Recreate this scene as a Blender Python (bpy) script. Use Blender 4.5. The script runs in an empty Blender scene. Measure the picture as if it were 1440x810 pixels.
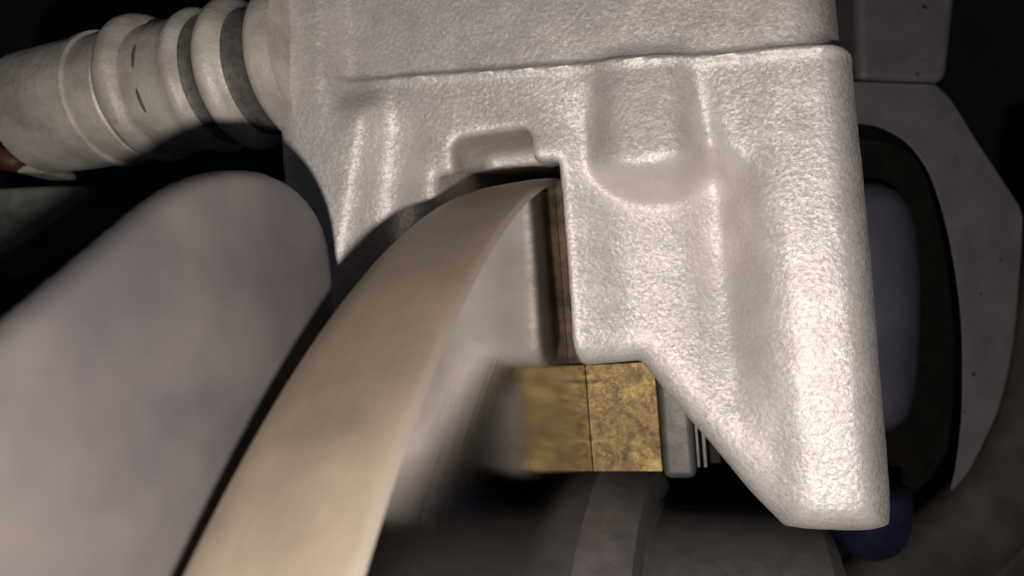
import bpy, bmesh, math, random
import numpy as np
from mathutils import Matrix, Vector

random.seed(4)
rng = np.random.default_rng(4)
scene = bpy.context.scene
COL = scene.collection

# ------------------------------------------------------------------ camera
cam_data = bpy.data.cameras.new("camera")
cam = bpy.data.objects.new("camera", cam_data)
COL.objects.link(cam)
cam.rotation_euler = (math.radians(90), 0, 0)
cam_data.sensor_width = 36.0
cam_data.lens = 25.0
cam_data.clip_start = 0.002
cam_data.clip_end = 20.0
cam_data.dof.use_dof = True
cam_data.dof.focus_distance = 0.103
cam_data.dof.aperture_fstop = 26.0
scene.camera = cam

# ------------------------------------------------------------------ ambient light of the dark wheel well
world = bpy.data.worlds.new("World")
scene.world = world
world.use_nodes = True
bg = world.node_tree.nodes["Background"]
bg.inputs[0].default_value = (0.75, 0.78, 1.0, 1)
bg.inputs[1].default_value = 0.02

# ------------------------------------------------------------------ the phone's flash
ld = bpy.data.lights.new("phone_flash", "POINT")
ld.energy = 0.62
ld.shadow_soft_size = 0.0022
ld.color = (1.0, 0.935, 0.875)
lamp = bpy.data.objects.new("phone_flash", ld)
lamp.location = (0.001, -0.024, -0.0255)
COL.objects.link(lamp)

scene.view_settings.view_transform = "Standard"
scene.view_settings.look = "None"
scene.view_settings.exposure = 0.0
scene.view_settings.gamma = 1.0
scene.view_settings.use_curve_mapping = False
scene.cycles.max_bounces = 8

# ------------------------------------------------------------------ frames
# rotor frame: u along the axle (outboard), v up the rotor, w away from the camera; millimetres from
# the centre of the rotor's outboard face
A = Vector((0.95484, -0.28787, 0.07357))
E1 = Vector((-0.07682, 0.0, 0.99704))
E2 = A.cross(E1) * 1.0
E2 = Vector((0.28702, 0.95767, 0.02212))
CEN = Vector((0.0249, 0.1413, -0.1185))
ROT = Matrix((A, E1, E2)).transposed().to_4x4()


def frame(u, v, w):
    """matrix of a thing whose base stands at (u, v, w) mm of the rotor frame"""
    return Matrix.Translation(CEN + (A * u + E1 * v + E2 * w) * 1e-3) @ ROT


def at(x, y, d):
    """point of the place seen at photo pixel x, y at depth d (metres)"""
    return Vector(((x - 720) / 1000 * d, d, (405 - y) / 1000 * d))


def thing(name, label, cat, M=None, group=None):
    o = bpy.data.objects.new(name, None)
    o.empty_display_size = 0.01
    COL.objects.link(o)
    if M is not None:
        o.matrix_world = M
    o["label"] = label
    o["category"] = cat
    if group:
        o["group"] = group
    return o


def mesh_obj(name, verts, faces, mat, parent=None, smooth=True, mats=None, midx=None):
    me = bpy.data.meshes.new(name)
    me.from_pydata([tuple(map(float, v)) for v in verts], [], [tuple(map(int, f)) for f in faces])
    for m in (mats or [mat]):
        me.materials.append(m)
    if midx is not None:
        me.polygons.foreach_set("material_index", np.asarray(midx, dtype=np.int32))
    me.polygons.foreach_set("use_smooth", [smooth] * len(me.polygons))
    me.update()
    o = bpy.data.objects.new(name, me)
    COL.objects.link(o)
    if parent:
        o.parent = parent
    return o


def bm_obj(name, bm, mat, parent=None, smooth=True):
    bmesh.ops.recalc_face_normals(bm, faces=bm.faces)
    me = bpy.data.meshes.new(name)
    bm.to_mesh(me)
    bm.free()
    me.materials.append(mat)
    me.polygons.foreach_set("use_smooth", [smooth] * len(me.polygons))
    o = bpy.data.objects.new(name, me)
    COL.objects.link(o)
    if parent:
        o.parent = parent
    return o


def bevel_mod(o, w, seg=3, angle=40):
    m = o.modifiers.new("bevel", "BEVEL")
    m.width = w
    m.segments = seg
    m.limit_method = "ANGLE"
    m.angle_limit = math.radians(angle)
    n = o.modifiers.new("normals", "WEIGHTED_NORMAL")
    n.keep_sharp = True
    return o


# ------------------------------------------------------------------ materials
def new_mat(name):
    m = bpy.data.materials.new(name)
    m.use_nodes = True
    nt = m.node_tree
    b = nt.nodes["Principled BSDF"]
    return m, nt, b


def N(nt, t, **kw):
    n = nt.nodes.new(t)
    for k, v in kw.items():
        setattr(n, k, v)
    return n


def noise(nt, co, scale, detail=4, rough=0.55):
    n = N(nt, "ShaderNodeTexNoise")
    n.inputs["Scale"].default_value = scale
    n.inputs["Detail"].default_value = detail
    n.inputs["Roughness"].default_value = rough
    nt.links.new(co, n.inputs["Vector"])
    return n.outputs["Fac"]


def ramp(nt, fac, stops):
    r = N(nt, "ShaderNodeValToRGB")
    el = r.color_ramp.elements
    while len(el) < len(stops):
        el.new(0.5)
    for e, (p, c) in zip(el, stops):
        e.position = p
        e.color = (*c, 1) if len(c) == 3 else c
    nt.links.new(fac, r.inputs[0])
    return r.outputs[0]


def bump(nt, h, dist, strength=1.0, normal=None):
    b = N(nt, "ShaderNodeBump")
    b.inputs["Strength"].default_value = strength
    b.inputs["Distance"].default_value = dist
    nt.links.new(h, b.inputs["Height"])
    if normal is not None:
        nt.links.new(normal, b.inputs["Normal"])
    return b.outputs[0]


def simple(name, c1, c2, metallic, rough, nscale, bumps=(), rvar=0.1, detail=5, stops=(0.35, 0.65), spec=0.5, flake=0.0):
    """two-tone procedural surface with relief"""
    m, nt, b = new_mat(name)
    co = N(nt, "ShaderNodeTexCoord").outputs["Object"]
    f = noise(nt, co, nscale, detail)
    nt.links.new(ramp(nt, f, [(stops[0], c1), (stops[1], c2)]), b.inputs["Base Color"])
    b.inputs["Metallic"].default_value = metallic
    b.inputs["Specular IOR Level"].default_value = spec
    mr = N(nt, "ShaderNodeMapRange")
    mr.inputs["To Min"].default_value = max(rough - rvar, 0.02)
    mr.inputs["To Max"].default_value = rough + rvar
    nt.links.new(noise(nt, co, nscale * 2.3, 3), mr.inputs["Value"])
    nt.links.new(mr.outputs[0], b.inputs["Roughness"])
    nrm = None
    if flake:
        # metal flakes in the paint: each tiny cell leans its own way
        vo = N(nt, "ShaderNodeTexVoronoi")
        vo.inputs["Scale"].default_value = 2600
        nt.links.new(co, vo.inputs["Vector"])
        sb = N(nt, "ShaderNodeVectorMath", operation="SUBTRACT")
        nt.links.new(vo.outputs["Color"], sb.inputs[0])
        sb.inputs[1].default_value = (0.5, 0.5, 0.5)
        sc_ = N(nt, "ShaderNodeVectorMath", operation="SCALE")
        sc_.inputs["Scale"].default_value = flake
        nt.links.new(sb.outputs[0], sc_.inputs[0])
        ge = N(nt, "ShaderNodeNewGeometry")
        ad = N(nt, "ShaderNodeVectorMath", operation="ADD")
        nt.links.new(ge.outputs["Normal"], ad.inputs[0])
        nt.links.new(sc_.outputs[0], ad.inputs[1])
        nm = N(nt, "ShaderNodeVectorMath", operation="NORMALIZE")
        nt.links.new(ad.outputs[0], nm.inputs[0])
        nrm = nm.outputs[0]
    for sc, dist, st in bumps:
        nrm = bump(nt, noise(nt, co, sc, 3), dist, st, nrm)
    if nrm is not None:
        nt.links.new(nrm, b.inputs["Normal"])
    return m


silver = simple("silver_cast_paint", (0.62, 0.575, 0.545), (0.74, 0.69, 0.655), 0.4, 0.56, 160,
                [(1400, 0.00035, 0.45)], 0.06, flake=0.2)
boot_grey = simple("dusty_grey_rubber", (0.40, 0.36, 0.315), (0.66, 0.60, 0.535), 0.15, 0.52, 130,
                   [(420, 0.0005, 0.35), (1500, 0.0002, 0.5)], 0.08)
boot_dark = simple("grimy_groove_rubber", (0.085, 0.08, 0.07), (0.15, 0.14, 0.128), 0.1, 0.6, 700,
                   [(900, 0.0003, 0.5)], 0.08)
def tarnished_gold():
    m, nt, b = new_mat("yellow_zinc_plating")
    co = N(nt, "ShaderNodeTexCoord").outputs["Object"]
    big = noise(nt, co, 150, 6, 0.65)
    fine = noise(nt, co, 900, 12, 0.75)
    for nd in nt.nodes:
        if nd.type == "TEX_NOISE":
            nd.inputs["Distortion"].default_value = 1.2
    mx = N(nt, "ShaderNodeMath", operation="MULTIPLY_ADD")
    nt.links.new(fine, mx.inputs[0])
    mx.inputs[1].default_value = 0.55
    half = N(nt, "ShaderNodeMath", operation="MULTIPLY")
    half.inputs[1].default_value = 0.55
    nt.links.new(big, half.inputs[0])
    nt.links.new(half.outputs[0], mx.inputs[2])
    c = ramp(nt, mx.outputs[0], [(0.42, (0.08, 0.048, 0.03)), (0.51, (0.19, 0.12, 0.05)), (0.575, (0.31, 0.21, 0.07)), (0.66, (0.48, 0.36, 0.13))])
    nt.links.new(c, b.inputs["Base Color"])
    b.inputs["Metallic"].default_value = 0.35
    mr = N(nt, "ShaderNodeMapRange")
    mr.inputs["To Min"].default_value = 0.6
    mr.inputs["To Max"].default_value = 0.38
    nt.links.new(mx.outputs[0], mr.inputs["Value"])
    nt.links.new(mr.outputs[0], b.inputs["Roughness"])
    nt.links.new(bump(nt, mx.outputs[0], 0.0006, 0.5), b.inputs["Normal"])
    return m


gold = tarnished_gold()
rust = simple("rusty_pad_edge", (0.025, 0.015, 0.009), (0.115, 0.07, 0.032), 0.1, 0.7, 420, [(800, 0.0005, 0.6)], 0.08, 6)
plate_grey = simple("plain_grey_steel", (0.10, 0.09, 0.085), (0.15, 0.135, 0.125), 0.4, 0.5, 300,
                    [(1500, 0.0001, 0.4)], 0.08)
shield_mat = simple("satin_grey_coating", (0.165, 0.15, 0.157), (0.235, 0.208, 0.20), 0.1, 0.5, 85,
                    [(400, 0.0002, 0.15)], 0.06, 3)
hat_mat = simple("dark_grey_hub_paint", (0.15, 0.138, 0.134), (0.21, 0.195, 0.19), 0.2, 0.6, 260,
                 [(1800, 0.00015, 0.6)], 0.06)
knuckle_mat = simple("grey_cast_iron_paint", (0.15, 0.14, 0.143), (0.195, 0.184, 0.187), 0.15, 0.6, 120,
                     [(700, 0.0003, 0.35)], 0.06)
def add_pits(m, scale, thr):
    nt = m.node_tree
    b = nt.nodes["Principled BSDF"]
    co = [n for n in nt.nodes if n.type == "TEX_COORD"][0].outputs["Object"]
    src = b.inputs["Base Color"].links[0].from_socket
    mask = ramp(nt, noise(nt, co, scale, 2), [(thr, (0, 0, 0)), (thr + 0.03, (1, 1, 1))])
    mx = N(nt, "ShaderNodeMix", data_type="RGBA")
    nt.links.new(mask, mx.inputs[0])
    nt.links.new(src, mx.inputs[6])
    mx.inputs[7].default_value = (0.02, 0.017, 0.015, 1)
    nt.links.new(mx.outputs[2], b.inputs["Base Color"])


add_pits(knuckle_mat, 420, 0.71)
add_pits(shield_mat, 300, 0.76)
inner_dark = simple("dark_bore", (0.014, 0.012, 0.010), (0.024, 0.021, 0.017), 0.1, 0.7, 150,
                    [(500, 0.0003, 0.3)], 0.06, spec=0.1)  # near-black base colour for the knuckle opening, its back faces and a shim
blue_rod = simple("violet_blue_gloss_sleeve", (0.13, 0.125, 0.17), (0.20, 0.19, 0.255), 0.3, 0.28, 60,
                  [(900, 0.0001, 0.3)], 0.05)
blue_bush = simple("deep_blue_bushing", (0.010, 0.012, 0.032), (0.024, 0.028, 0.075), 0.1, 0.5, 90, [(600, 0.0002, 0.3)], 0.05)
tyre_mat = simple("dusty_black_rubber", (0.035, 0.03, 0.026), (0.075, 0.064, 0.055), 0.0, 0.75, 90,
                  [(300, 0.0006, 0.4), (1500, 0.0002, 0.5)], 0.06)
green_metal = simple("weathered_green_grey_metal", (0.10, 0.115, 0.10), (0.30, 0.29, 0.24), 0.3, 0.5, 140,
                     [(500, 0.0004, 0.5)], 0.1)
brown_hose = simple("red_brown_hose_rubber", (0.06, 0.02, 0.012), (0.12, 0.04, 0.02), 0.0, 0.55, 300, [(900, 0.0002, 0.4)])
liner_mat = simple("black_liner_plastic", (0.010, 0.010, 0.014), (0.018, 0.018, 0.025), 0.0, 0.8, 12, [(60, 0.002, 0.4)])


def rotor_materials():
    # turned steel: concentric grooves round the axle (object x axis)
    def base(name, c1, c2, metallic, rough, g_dist, g_str, g_scale, aniso):
        m, nt, b = new_mat(name)
        co = N(nt, "ShaderNodeTexCoord").outputs["Object"]
        sep = N(nt, "ShaderNodeSeparateXYZ")
        nt.links.new(co, sep.inputs[0])
        ln = N(nt, "ShaderNodeVectorMath", operation="LENGTH")
        cmb = N(nt, "ShaderNodeCombineXYZ")
        nt.links.new(sep.outputs[1], cmb.inputs[1])
        nt.links.new(sep.outputs[2], cmb.inputs[2])
        nt.links.new(cmb.outputs[0], ln.inputs[0])
        ang = N(nt, "ShaderNodeMath", operation="ARCTAN2")
        nt.links.new(sep.outputs[1], ang.inputs[0])
        nt.links.new(sep.outputs[2], ang.inputs[1])
        c = N(nt, "ShaderNodeCombineXYZ")
        rx = N(nt, "ShaderNodeMath", operation="ADD")
        nt.links.new(ln.outputs["Value"], rx.inputs[0])
        nt.links.new(sep.outputs[0], rx.inputs[1])
        nt.links.new(rx.outputs[0], c.inputs[0])
        sc = N(nt, "ShaderNodeMath", operation="MULTIPLY")
        sc.inputs[1].default_value = 0.0006
        nt.links.new(ang.outputs[0], sc.inputs[0])
        nt.links.new(sc.outputs[0], c.inputs[1])
        g = noise(nt, c.outputs[0], g_scale, 4, 0.6)
        tone = noise(nt, co, 48, 6, 0.6)
        nt.links.new(ramp(nt, tone, [(0.35, c1), (0.65, c2)]), b.inputs["Base Color"])
        b.inputs["Metallic"].default_value = metallic
        mr = N(nt, "ShaderNodeMapRange")
        mr.inputs["To Min"].default_value = rough * 0.75
        mr.inputs["To Max"].default_value = rough * 1.3
        nt.links.new(g, mr.inputs["Value"])
        nt.links.new(mr.outputs[0], b.inputs["Roughness"])
        nt.links.new(bump(nt, g, g_dist, g_str), b.inputs["Normal"])
        return m
    rim = base("turned_rim_steel", (0.37, 0.305, 0.235), (0.62, 0.49, 0.35), 0.3, 0.46, 0.0001, 0.35, 1300, 0)
    face = base("polished_face_steel", (0.44, 0.415, 0.39), (0.50, 0.475, 0.45), 1.0, 0.09, 0.00004, 0.36, 3000, 0.6)
    edge = base("bright_chamfer_steel", (0.52, 0.44, 0.35), (0.60, 0.51, 0.41), 0.4, 0.4, 0.0001, 0.2, 900, 0)
    return rim, face, edge


rim_mat, face_mat, edge_mat = rotor_materials()


# ------------------------------------------------------------------ solid modelling by distance field
def smax(a, b, k):
    h = np.clip(0.5 + 0.5 * (a - b) / k, 0, 1)
    return b * (1 - h) + a * h + k * h * (1 - h)


def smin(a, b, k):
    return -smax(-a, -b, k)


def S(x, a, b):
    t = np.clip((x - a) / (b - a), 0, 1)
    return t * t * (3 - 2 * t)


def box(U, V, W, lo, hi, r=0.0):
    c = [(p + q) / 2 for p, q in zip(lo, hi)]
    h = [(q - p) / 2 - r for p, q in zip(lo, hi)]
    du, dv, dw = np.abs(U - c[0]) - h[0], np.abs(V - c[1]) - h[1], np.abs(W - c[2]) - h[2]
    out = np.sqrt(np.maximum(du, 0) ** 2 + np.maximum(dv, 0) ** 2 + np.maximum(dw, 0) ** 2)
    return out + np.minimum(np.maximum(np.maximum(du, dv), dw), 0) - r


def polygon(U, V, pts):
    pts = np.asarray(pts, np.float32)
    d = np.full(np.broadcast(U, V).shape, 1e9, np.float32)
    s = np.ones_like(d)
    n = len(pts)
    for i in range(n):
        a, b = pts[i], pts[i - 1]
        e = b - a
        wu, wv = U - a[0], V - a[1]
        t = np.clip((wu * e[0] + wv * e[1]) / (e @ e), 0, 1)
        d = np.minimum(d, (wu - e[0] * t) ** 2 + (wv - e[1] * t) ** 2)
        c1, c2, c3 = V >= a[1], V < b[1], e[0] * wv > e[1] * wu
        flip = (c1 & c2 & c3) | (~c1 & ~c2 & ~c3)
        s = np.where(flip, -s, s)
    return s * np.sqrt(d)


def surface_nets(F, org, h):
    nx, ny, nz = F.shape
    cs = (nx - 1, ny - 1, nz - 1)
    ins = F < 0
    cnt = np.zeros(cs, np.int8)
    for i in (0, 1):
        for j in (0, 1):
            for k in (0, 1):
                cnt += ins[i:nx - 1 + i, j:ny - 1 + j, k:nz - 1 + k]
    mixed = (cnt > 0) & (cnt < 8)
    ci, cj, ck = np.nonzero(mixed)
    idx = np.full(cs, -1, np.int64)
    idx[ci, cj, ck] = np.arange(len(ci))
    acc = np.zeros((len(ci), 3))
    num = np.zeros(len(ci))
    corners = [(i, j, k) for i in (0, 1) for j in (0, 1) for k in (0, 1)]
    for a in corners:
        for ax in range(3):
            if a[ax]:
                continue
            b = list(a)
            b[ax] = 1
            fa = F[ci + a[0], cj + a[1], ck + a[2]]
            fb = F[ci + b[0], cj + b[1], ck + b[2]]
            m = (fa < 0) != (fb < 0)
            t = np.where(m, fa / np.where(m, fa - fb, 1), 0)
            p = np.tile(np.array(a, float), (len(ci), 1))
            p[:, ax] += t
            acc[m] += p[m]
            num[m] += 1
    P = acc / num[:, None] + np.stack([ci, cj, ck], 1)
    P = P * h + np.array(org)
    faces = []
    for ax in range(3):
        o1, o2 = (ax + 1) % 3, (ax + 2) % 3
        sl_a = [slice(1, n - 1) for n in (nx, ny, nz)]
        sl_b = list(sl_a)
        sl_a[ax] = slice(0, F.shape[ax] - 1)
        sl_b[ax] = slice(1, F.shape[ax])
        a, b = ins[tuple(sl_a)], ins[tuple(sl_b)]
        for flag in (True, False):
            q = np.argwhere((a != b) & (a == flag))
            off = np.ones(3, int)
            off[ax] = 0
            q = q + off
            d1, d2 = np.eye(3, dtype=int)[o1], np.eye(3, dtype=int)[o2]
            g = lambda z: idx[z[:, 0], z[:, 1], z[:, 2]]
            quad = np.stack([g(q - d1 - d2), g(q - d2), g(q), g(q - d1)], 1)
            if not flag:
                quad = quad[:, ::-1]
            faces.append(quad)
    Fq = np.concatenate(faces)
    Fq = Fq[(Fq >= 0).all(1)]
    return P, Fq


def fast_mesh(name, P, Q, mat, parent):
    me = bpy.data.meshes.new(name)
    me.vertices.add(len(P))
    me.vertices.foreach_set("co", P.astype(np.float32).ravel())
    me.loops.add(Q.size)
    me.loops.foreach_set("vertex_index", Q.astype(np.int32).ravel())
    me.polygons.add(len(Q))
    me.polygons.foreach_set("loop_start", np.arange(0, Q.size, 4, dtype=np.int32))
    me.polygons.foreach_set("use_smooth", np.ones(len(Q), bool))
    me.materials.append(mat)
    me.update(calc_edges=True)
    me.validate()
    o = bpy.data.objects.new(name, me)
    COL.objects.link(o)
    o.parent = parent
    return o


def blur_noise(shape, passes):
    a = rng.standard_normal(shape).astype(np.float32)
    for _ in range(passes):
        for ax in range(3):
            a = (np.roll(a, 1, ax) + a + np.roll(a, -1, ax)) / 3
    return a / a.std()


# ------------------------------------------------------------------ brake caliper
BASE = (0.0, 84.0, 0.0)
caliper = thing("brake_caliper", "large silver painted cast caliper straddling the rotor with rough hammered surface",
                "brake caliper", frame(*BASE))


def caliper_body():
    h = 0.55
    lo = np.array([-50.0, 77.0, -43.0])
    hi = np.array([50.0, 196.0, 16.0])
    n = ((hi - lo) / h).astype(int) + 1
    U = (lo[0] + h * np.arange(n[0], dtype=np.float32))[:, None, None]
    V = (lo[1] + h * np.arange(n[1], dtype=np.float32))[None, :, None]
    W = (lo[2] + h * np.arange(n[2], dtype=np.float32))[None, None, :]
    u, v = U[:, :, 0], V[:, :, 0]
    # outline seen from the front
    out = polygon(u, v, [(-45.5, 200), (45.2, 200), (45.6, 150), (46.0, 120), (46.2, 81.3), (31.0, 81.3),
                         (13.2, 104.6), (11.5, 106.8), (-16, 106.8), (-16, 90), (-45.5, 90)])
    # relief of the front face: depth wf of the surface at (u, v)
    vr = 153.3 - 0.094 * u
    wf = np.full(out.shape, -33.5, np.float32)
    lobe = np.clip((u + 1.0) / 27.0, 0, 1) ** 0.75 * (1 - S(u, 25.5 - 4.0 * S(v, 133, 139), 31.0 - 4.0 * S(v, 133, 139))) * S(v, 86, 126) * (1 - S(v, 135, 151.5))
    wf = wf + 9.0 * lobe
    bx = (u - 15.9) / 8.0
    lip = 136.6 - 1.8 * np.clip(1 - bx * bx, 0, 1)
    knob = (-37.4 + 0.13 * (v - 136) + 5.0 * np.abs(bx) ** 4.5 + 12.0 * (1 - S(v, lip - 4.0, lip + 1.6))
            + 5.0 * S(v, vr + 0.5, vr + 3))
    wf = smin(wf, knob, 1.8)
    wf = wf - 2.0 * (1 - S(u, 2.5, 12)) * S(u, -7, 1) * (1 - S(v, 138, 149))
    rib = S(u, 29.5, 34.5)
    wf = wf - 2.0 * rib * (0.5 + 0.5 * (1 - S(v, 118, 146)))
    wf = wf + 0.12 * np.maximum(u - 40.5, 0) ** 2
    # raised left shoulder with a hollow beside it
    edge = -25.5 - 0.26 * (152 - v)
    sh = 1 - S(u, edge - 1.8, edge + 1.4)
    deck = S(u, -34.4, -32.2)
    wf = wf - 4.2 * sh * (1 - deck * S(v, vr - 7, vr - 0.5))
    wf = wf + 2.0 * np.exp(-(((u - edge - 4.2) / 3.0) ** 2)) * (1 - S(v, vr - 11, vr - 4)) * (0.4 + 0.6 * (1 - S(v, 128, 146)))
    for _ in range(4):
        wf[1:-1] = (wf[:-2] + wf[1:-1] + wf[2:]) / 3
        wf[:, 1:-1] = (wf[:, :-2] + wf[:, 1:-1] + wf[:, 2:]) / 3
    # slanted upper deck behind the parting line
    rise = np.maximum(v - vr, 0)
    wf = wf + deck * (0.05 * rise + 0.9 * S(rise, 0, 0.9)) + (1 - deck) * 0.12 * rise
    wf = wf - 0.75 * np.exp(-(((v - vr) / 0.65) ** 2)) * S(u, -31, -20)
    wf = wf + 0.09 * deck * S(v, vr, vr + 3) * np.maximum(u - 36, 0) ** 2
    # foot of the arm rolls back
    wf = wf + 0.06 * np.maximum(88 - v, 0) ** 2
    front = (wf[:, :, None] - W) * 0.75
    F = smax(np.broadcast_to(out[:, :, None], front.shape), front, 6.0)
    F = smax(F, W - 14.0, 2.0)
    # slot the rotor runs in
    rad = np.sqrt(V ** 2 + W ** 2)
    slot = np.maximum(rad - 142.6, np.abs(U + 7.7) - 10.1)
    slot = np.maximum(slot, -80 - W)
    lower = box(U, V, W, (-17.8, 40, -80), (2.4, 139.0, 80))
    slot = np.minimum(slot, lower)
    notch = box(U, V, W, (-14.6, 120, -60), (-1.3, 144.6, -15.0), 2.0)
    F = smax(F, -slot, 1.6)
    F = smax(F, -notch, 1.3)
    # pocket that holds the pad
    F = smax(F, -box(U, V, W, (-1, 60, -14.5), (23.5, 139.5, 60), 1.0), 1.2)
    F = F + 0.012 * blur_noise(F.shape, 2) + 0.02 * blur_noise(F.shape, 9)
    F[0] = F[-1] = 5
    F[:, 0] = F[:, -1] = 5
    F[:, :, 0] = F[:, :, -1] = 5
    P, Q = surface_nets(F, lo, h)
    P = (P - np.array(BASE)) * 1e-3
    return fast_mesh("body", P, Q, silver, caliper)


caliper_body()


def revolve(name, prof, mats, parent, origin=(0, 0, 0), seg=96, arc=None, wob=0.0, sharp=30):
    """prof: list of (u, r[, material index]) in mm, turned round the u axis"""
    n = len(prof)
    verts, faces, mi = [], [], []
    full = arc is None
    a0, a1 = (0, 2 * math.pi) if full else arc
    cnt = seg if full else seg + 1
    for k in range(cnt):
        t = a0 + (a1 - a0) * k / seg
        for p in prof:
            rr = p[1] * (1 + wob * math.sin(3 * t + p[0] * 0.7) * 0.5 + wob * math.sin(7 * t + p[0]) * 0.3)
            verts.append(((origin[0] + p[0]) * 1e-3, (origin[1] + rr * math.sin(t)) * 1e-3,
                          (origin[2] + rr * math.cos(t)) * 1e-3))
    for k in range(seg):
        k2 = (k + 1) % cnt
        for i in range(n - 1):
            faces.append((k * n + i, k * n + i + 1, k2 * n + i + 1, k2 * n + i))
            mi.append(prof[i][2] if len(prof[i]) > 2 else 0)
    o = mesh_obj(name, verts, faces, None, parent, True, mats, mi)
    bm = bmesh.new()
    bm.from_mesh(o.data)
    bmesh.ops.remove_doubles(bm, verts=bm.verts, dist=1e-7)
    bmesh.ops.recalc_face_normals(bm, faces=bm.faces)
    for e in bm.edges:
        if len(e.link_faces) == 2 and e.calc_face_angle(0) > math.radians(sharp):
            e.smooth = False
    bm.to_mesh(o.data)
    bm.free()
    return o


# guide pin sleeve on the caliper's inboard ear
PO = (2.7, 162.0 - BASE[1], -30.0)
sleeve = revolve("guide_pin_sleeve", [(-79.6, 0.1), (-79.6, 11.6), (-80, 12.0), (-85.7, 12.1), (-86.0, 12.7), (-87.0, 12.75),
                                      (-87.5, 12.2), (-96, 12.15), (-104.5, 11.9), (-108.5, 9.0), (-109, 8.4), (-109, 0.1)],
                 [boot_grey], caliper, PO, 96, wob=0.004)
revolve("clamp_ring", [(-74.2, 0.1), (-74.2, 11.6), (-74.8, 12.6), (-75.8, 13.3), (-77.2, 13.5), (-78.4, 13.1), (-79.2, 12.4), (-79.6, 0.1)],
        [boot_grey], caliper, (PO[0], PO[1] + 0.6, PO[2]), 96, wob=0.012)
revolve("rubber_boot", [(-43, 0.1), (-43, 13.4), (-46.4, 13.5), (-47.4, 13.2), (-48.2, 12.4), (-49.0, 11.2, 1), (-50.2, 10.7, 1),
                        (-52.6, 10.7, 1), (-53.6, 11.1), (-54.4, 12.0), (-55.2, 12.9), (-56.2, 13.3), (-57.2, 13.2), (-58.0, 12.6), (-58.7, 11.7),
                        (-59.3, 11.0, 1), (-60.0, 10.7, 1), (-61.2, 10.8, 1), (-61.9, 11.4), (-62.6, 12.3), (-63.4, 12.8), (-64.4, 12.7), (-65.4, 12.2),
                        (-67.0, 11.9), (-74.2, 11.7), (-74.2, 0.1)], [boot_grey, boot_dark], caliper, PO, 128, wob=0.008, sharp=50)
# dark oval vents in the collar of the boot
vm = []
for k, ang in enumerate((205, 168, 130)):
    bm = bmesh.new()
    bmesh.ops.create_uvsphere(bm, u_segments=20, v_segments=12, radius=1.0)
    t = math.radians(ang)
    r = 11.75
    for vv in bm.verts:
        x, y, z = vv.co
        a = t + y * 0.20
        rr = r + z * 0.25
        vv.co = ((-70.6 + x * 0.45 + PO[0]) * 1e-3, (PO[1] + rr * math.sin(a)) * 1e-3, (PO[2] + rr * math.cos(a)) * 1e-3)
    bm_obj("vent_slot", bm, boot_dark, caliper)

# ------------------------------------------------------------------ brake rotor
rotor = thing("brake_rotor", "steel brake disc with tan turned rim and polished mirror face running into the caliper", "brake disc",
              frame(0, 0, 0))
prof = [(-15.4, 84.0, 1), (-15.4, 138.6, 0), (-14.4, 139.2, 0), (-12.0, 139.65, 0), (-8.5, 139.85, 0), (-5.5, 140.0, 0), (-3.0, 139.95, 0), (-1.2, 139.7, 0), (-0.7, 139.5, 2), (-0.3, 139.25, 2), (0.0, 138.9, 1), (0.0, 138.6, 1), (0.0, 84.4, 1), (0.0, 84.0, 2),
        (-0.6, 83.2, 2), (-14.8, 83.2, 2), (-15.4, 84.0)]
revolve("friction_ring", prof, [rim_mat, face_mat, edge_mat], rotor, seg=720, sharp=40)
revolve("rotor_hat", [(-8, 83.1), (-1.2, 83.1), (0.2, 82.2), (7.0, 80.6), (8.2, 79.6), (8.6, 73.6), (9.6, 72.4), (39, 71.2), (41.2, 69.0), (41.2, 30)],
        [hat_mat], rotor, seg=360, sharp=35)

# ------------------------------------------------------------------ brake pad
pad = thing("brake_pad", "yellow zinc plated pad block pressed against the rotor face under the caliper arch", "brake pad",
            frame(0.03, 85.6, -12.4))


def boxm(name, lo, hi, mat, parent, bev=0.4, sub=None, jitter=0.0):
    bm = bmesh.new()
    bmesh.ops.create_cube(bm, size=1.0)
    for v in bm.verts:
        v.co = [((l + h_) / 2 + c * (h_ - l)) * 1e-3 for c, l, h_ in zip(v.co, lo, hi)]
    if bev:
        bmesh.ops.bevel(bm, geom=list(bm.edges), offset=bev * 1e-3, segments=3, affect="EDGES", profile=0.5)
    o = bm_obj(name, bm, mat, parent)
    n = o.modifiers.new("normals", "WEIGHTED_NORMAL")
    return o


boxm("friction_block", (0, 0, 0), (12.4, 19.5, 26), gold, pad, 0.18)
boxm("friction_lining", (0.0, 19.6, 0.8), (12.3, 52.5, 26), rust, pad, 0.4)
boxm("lining_tab", (-0.02, 21.4, -13.5), (2.2, 51.5, 0.6), rust, pad, 0.08)  # strip added ahead of the lining so the flash reaches it in the slit
boxm("backing_plate", (12.4, -1.6, 0.6), (18.2, 52.5, 24), plate_grey, pad, 1.4)
boxm("shim", (18.4, 0.4, 1.4), (18.9, 52, 23), plate_grey, pad, 0.1)
boxm("shim", (19.5, 0.4, 1.2), (20.1, 52, 23), plate_grey, pad, 0.1)
boxm("shim", (20.6, 0.8, 2.2), (22.4, 52, 23), inner_dark, pad, 0.3)

# ------------------------------------------------------------------ grey shield beside the rotor's inboard face
shield = thing("dust_shield", "smooth grey shield plate with rounded top corner left of the tan rotor rim", "dust shield",
               frame(-26, 60, -85))


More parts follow.
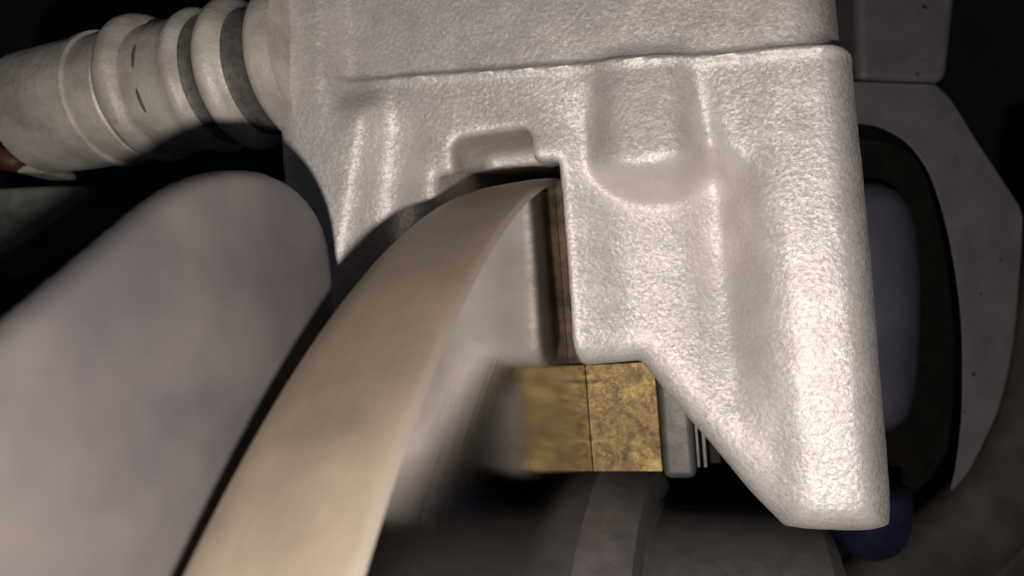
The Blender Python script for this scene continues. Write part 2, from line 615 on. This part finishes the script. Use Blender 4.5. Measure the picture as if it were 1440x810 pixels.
def shield_mesh():
    outline = [(119.4, -100.4), (122.6, -95.9), (126.3, -90.6), (130.8, -84.2), (133.7, -79.1), (135.5, -73.4), (136.2, -68.5),
               (136.1, -64.5), (135.2, -60.8), (133.3, -57.4), (130.4, -54.8), (126.5, -53.5), (121.4, -53.3), (112, -54), (98, -56),
               (80, -60), (60, -66), (60, -140), (93, -140), (107, -118)]
    h = 0.9
    lo = np.array([-40.0, 56.0, -142.0])
    hi = np.array([-14.0, 141.0, -46.0])
    n = ((hi - lo) / h).astype(int) + 1
    U = (lo[0] + h * np.arange(n[0], dtype=np.float32))[:, None, None]
    V = (lo[1] + h * np.arange(n[1], dtype=np.float32))[:, None]
    W = (lo[2] + h * np.arange(n[2], dtype=np.float32))[None, :]
    # closed spline through the outline
    pts = np.array(outline)
    m = len(pts)
    R = []
    for i in range(m):
        p0, p1, p2, p3 = pts[i - 1], pts[i], pts[(i + 1) % m], pts[(i + 2) % m]
        for t in np.linspace(0, 1, 5, endpoint=False):
            R.append(0.5 * ((2 * p1) + (-p0 + p2) * t + (2 * p0 - 5 * p1 + 4 * p2 - p3) * t * t + (-p0 + 3 * p1 - 3 * p2 + p3) * t ** 3))
    d = polygon(V, W, R)
    for _ in range(2):
        d[1:-1, 1:-1] = (d[1:-1, 1:-1] * 2 + d[:-2, 1:-1] + d[2:, 1:-1] + d[1:-1, :-2] + d[1:-1, 2:]) / 6
    inner = np.maximum(-d - 3.0, 0)
    right = -25.2 + 2.2 * (1 - np.exp(-inner / 16.0))
    for _ in range(12):
        right[1:-1, 1:-1] = (right[1:-1, 1:-1] * 2 + right[:-2, 1:-1] + right[2:, 1:-1] + right[1:-1, :-2] + right[1:-1, 2:]) / 6
    F = smax(np.broadcast_to(d[None], (n[0],) + d.shape), U - right[None], 2.4)
    F = smax(F, -29.5 - U, 1.2)
    P, Q = surface_nets(F, lo, h)
    P = (P - np.array((-26, 60, -85))) * 1e-3
    fast_mesh("shield_plate", P, Q, shield_mat, shield)


shield_mesh()


# ------------------------------------------------------------------ dark parts behind
def slab(name, pix, d, thick, mat, parent, bev=2.0, holes=None, tilt=0.0):
    """a solid plate whose front outline stands at depth d; thick metres deep"""
    org = parent.matrix_world.translation
    bm = bmesh.new()
    f = [bm.verts.new(at(x, y, d + tilt * (x - 1200) / 100) - org) for x, y in pix]
    b = [bm.verts.new(v.co + Vector((0, thick, 0))) for v in f]
    n = len(f)
    for i in range(n):
        j = (i + 1) % n
        bm.faces.new((f[i], f[j], b[j], b[i]))
    bm.faces.new(f)
    bm.faces.new(b[::-1])
    bmesh.ops.recalc_face_normals(bm, faces=bm.faces)
    o = bm_obj(name, bm, mat, parent, True)
    bevel_mod(o, bev * 1e-3, 3, 35)
    return o


D = 0.185
knuckle = thing("steering_knuckle", "dark grey cast knuckle arm looping round a dark opening right of the caliper", "steering knuckle",
                Matrix.Translation(at(1350, 690, D)))


def ring_plate():
    """loop of the knuckle: outer outline, inner opening, real depth"""
    org = knuckle.matrix_world.translation
    outer = [(1120, 112), (1212, 114), (1316, 118), (1338, 140), (1372, 196), (1404, 244), (1434, 290), (1438, 320), (1433, 400), (1424, 490), (1406, 570),
             (1380, 630), (1362, 664), (1347, 690)]
    inner = [(1120, 168), (1212, 174), (1248, 184), (1278, 204), (1302, 236), (1318, 275), (1333, 330), (1344, 390), (1351, 450), (1353, 510), (1352, 580),
             (1347, 632), (1342, 664), (1336, 690)]
    bm = bmesh.new()
    def ring(pix, d, s=1.0):
        return [bm.verts.new(at(x, y, d) - org) for x, y in pix]
    def rounded(p, keep):
        """spline through the curved stretch, even spacing along the whole line"""
        p = np.array(p, float)
        q = [tuple(x) for x in p[:keep]]
        for i in range(keep, len(p)):
            p0, p1, p2, p3 = p[max(i - 2, 0)], p[i - 1], p[i], p[min(i + 1, len(p) - 1)]
            for t in (0.25, 0.5, 0.75, 1.0):
                q.append(tuple(0.5 * ((2 * p1) + (-p0 + p2) * t + (2 * p0 - 5 * p1 + 4 * p2 - p3) * t * t + (-p0 + 3 * p1 - 3 * p2 + p3) * t ** 3)))
        q = np.array(q)
        l = np.r_[0, np.cumsum(np.hypot(*np.diff(q, axis=0).T))]
        g = np.linspace(0, l[-1], 56)
        return list(zip(np.interp(g, l, q[:, 0]), np.interp(g, l, q[:, 1])))
    outer, inner = rounded(outer, 7), rounded(inner, 1)
    n = len(outer)
    fo, fi = ring(outer, D), ring(inner, D)
    bo = [bm.verts.new(v.co + Vector((0.008, 0.012, -0.002))) for v in fo]
    bi = [bm.verts.new(v.co + Vector((0.009, 0.012, -0.002))) for v in fi]
    for i in range(n - 1):
        bm.faces.new((fo[i], fo[i + 1], fi[i + 1], fi[i]))
        bm.faces.new((bo[i], bi[i], bi[i + 1], bo[i + 1]))
        bm.faces.new((fo[i], bo[i], bo[i + 1], fo[i + 1]))
        bm.faces.new((fi[i], fi[i + 1], bi[i + 1], bi[i]))
    for i in (0, n - 1):
        bm.faces.new((fo[i], fi[i], bi[i], bo[i]))
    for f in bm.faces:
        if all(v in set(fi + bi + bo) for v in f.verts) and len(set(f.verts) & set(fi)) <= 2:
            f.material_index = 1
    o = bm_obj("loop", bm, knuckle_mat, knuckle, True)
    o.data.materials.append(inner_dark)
    bevel_mod(o, 0.0012, 3, 40)


ring_plate()
slab("upper_arm", [(1204, -60), (1352, -60), (1346, 0), (1334, 112), (1316, 116), (1208, 113)], D + 0.004, 0.03, knuckle_mat, knuckle, 2.5)
# dark inner wall of the opening
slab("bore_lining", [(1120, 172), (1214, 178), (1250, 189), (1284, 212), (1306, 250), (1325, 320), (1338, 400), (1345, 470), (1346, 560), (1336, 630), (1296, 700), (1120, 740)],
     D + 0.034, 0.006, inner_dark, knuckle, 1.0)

sleeve_t = thing("damper_sleeve", "glossy violet blue rounded sleeve inside the knuckle opening beside the caliper edge", "damper sleeve",
                 Matrix.Translation(at(1262, 590, D + 0.022)))


def tapered_tube(name, pts, radii, mat, parent, seg=32):
    org = parent.matrix_world.translation
    verts, faces = [], []
    pts = [Vector(p) for p in pts]
    for i, p in enumerate(pts):
        t = (pts[min(i + 1, len(pts) - 1)] - pts[max(i - 1, 0)]).normalized()
        x = t.cross(Vector((0, 1, 0))).normalized()
        y = t.cross(x)
        for k in range(seg):
            a = 2 * math.pi * k / seg
            verts.append(p - org + (x * math.cos(a) + y * math.sin(a)) * radii[i])
    for i in range(len(pts) - 1):
        for k in range(seg):
            k2 = (k + 1) % seg
            faces.append((i * seg + k, i * seg + k2, (i + 1) * seg + k2, (i + 1) * seg + k))
    faces.append(tuple(range(seg - 1, -1, -1)))
    faces.append(tuple((len(pts) - 1) * seg + k for k in range(seg)))
    o = mesh_obj(name, verts, faces, mat, parent)
    bm = bmesh.new()
    bm.from_mesh(o.data)
    bmesh.ops.recalc_face_normals(bm, faces=bm.faces)
    bm.to_mesh(o.data)
    bm.free()
    return o


d2 = D + 0.022
prof_s = [(258, 4), (259, 18), (264, 36), (275, 52), (295, 64), (325, 72), (380, 76), (480, 74), (540, 68), (580, 58), (600, 40), (606, 10)]
tapered_tube("sleeve", [at(1205 + (y - 258) * 0.02, y, d2) for y, _ in prof_s], [q * d2 / 1000 for _, q in prof_s], blue_rod, sleeve_t, 48)

bush = thing("rubber_bushing", "small deep blue bushing below the caliper's lower right corner", "bushing",
             Matrix.Translation(at(1225, 790, D)))
tapered_tube("bushing_body", [at(1214 + (y - 690) * 0.16, y, D - 0.004) for y in (690, 692, 720, 745, 762, 774, 782, 786)],
             [q * (D - 0.004) / 1000 for q in (20, 60, 58, 52, 44, 33, 18, 4)], blue_bush, bush, 48)

tyre = thing("wheel_tyre", "dusty black curved tyre edge at the lower right behind the caliper", "tyre", Matrix.Translation(at(1400, 1000, 0.20)))


def tyre_mesh():
    org = tyre.matrix_world.translation
    arc = [(1168, 830), (1190, 800), (1225, 775), (1262, 752), (1292, 728), (1330, 700), (1362, 664), (1390, 620), (1408, 575), (1422, 520), (1432, 460), (1440, 400), (1452, 320), (1470, 200)]
    verts, faces = [], []
    rings = [(0, 0.210), (2, 0.196), (8, 0.188), (20, 0.183), (60, 0.180), (110, 0.179), (114, 0.1805), (120, 0.1805), (124, 0.179), (220, 0.182), (320, 0.20)]
    for off, d in rings:
        for i, (x, y) in enumerate(arc):
            a, b = arc[max(i - 1, 0)], arc[min(i + 1, len(arc) - 1)]
            tx, ty = b[0] - a[0], b[1] - a[1]
            l = math.hypot(tx, ty)
            verts.append(at(x - ty / l * off, y + tx / l * off, d) - org)
    n = len(arc)
    for k in range(len(rings) - 1):
        for i in range(n - 1):
            faces.append((k * n + i, k * n + i + 1, (k + 1) * n + i + 1, (k + 1) * n + i))
    o = mesh_obj("sidewall", verts, faces, tyre_mat, tyre)
    m = o.modifiers.new("sub", "SUBSURF")
    m.levels = m.render_levels = 2
    s = o.modifiers.new("thick", "SOLIDIFY")
    s.thickness = 0.006
    s.offset = 0


tyre_mesh()

bracket = thing("mounting_bracket", "weathered green grey bracket bar below the guide pin at left edge", "bracket",
                Matrix.Translation(at(40, 320, 0.15)))
slab("bar", [(-60, 268), (40, 262), (118, 260), (128, 268), (90, 300), (40, 335), (-60, 390)], 0.150, 0.02, green_metal, bracket, 1.5)
slab("bolt_tab", [(18, 242), (30, 232), (48, 227), (62, 233), (60, 244)], 0.152, 0.012, boot_grey, bracket, 0.8)
hose = thing("brake_hose", "dark red brown hose end behind the guide pin at left edge", "hose", Matrix.Translation(at(0, 225, 0.16)))
tapered_tube("hose_tube", [at(-60, 215, 0.158), at(0, 222, 0.158), at(28, 228, 0.158), at(34, 229, 0.158)], [0.0028, 0.0027, 0.0024, 0.001], brown_hose, hose)

# dark liner of the wheel well behind it all
def liner():
    bm = bmesh.new()
    n = 24
    vs = []
    for i in range(n + 1):
        t = -0.5 + i / n
        row = []
        for j in range(9):
            z = -0.5 + j / 8
            x = t * 1.5
            y = 0.44 - 1.1 * t * t * 0.8 - 0.3 * z * z
            row.append(bm.verts.new((x, y, z * 0.9)))
        vs.append(row)
    for i in range(n):
        for j in range(8):
            bm.faces.new((vs[i][j], vs[i + 1][j], vs[i + 1][j + 1], vs[i][j + 1]))
    o = bm_obj("wheel_well", bm, liner_mat)
    o["kind"] = "structure"
    s = o.modifiers.new("thick", "SOLIDIFY")
    s.thickness = 0.004


liner()
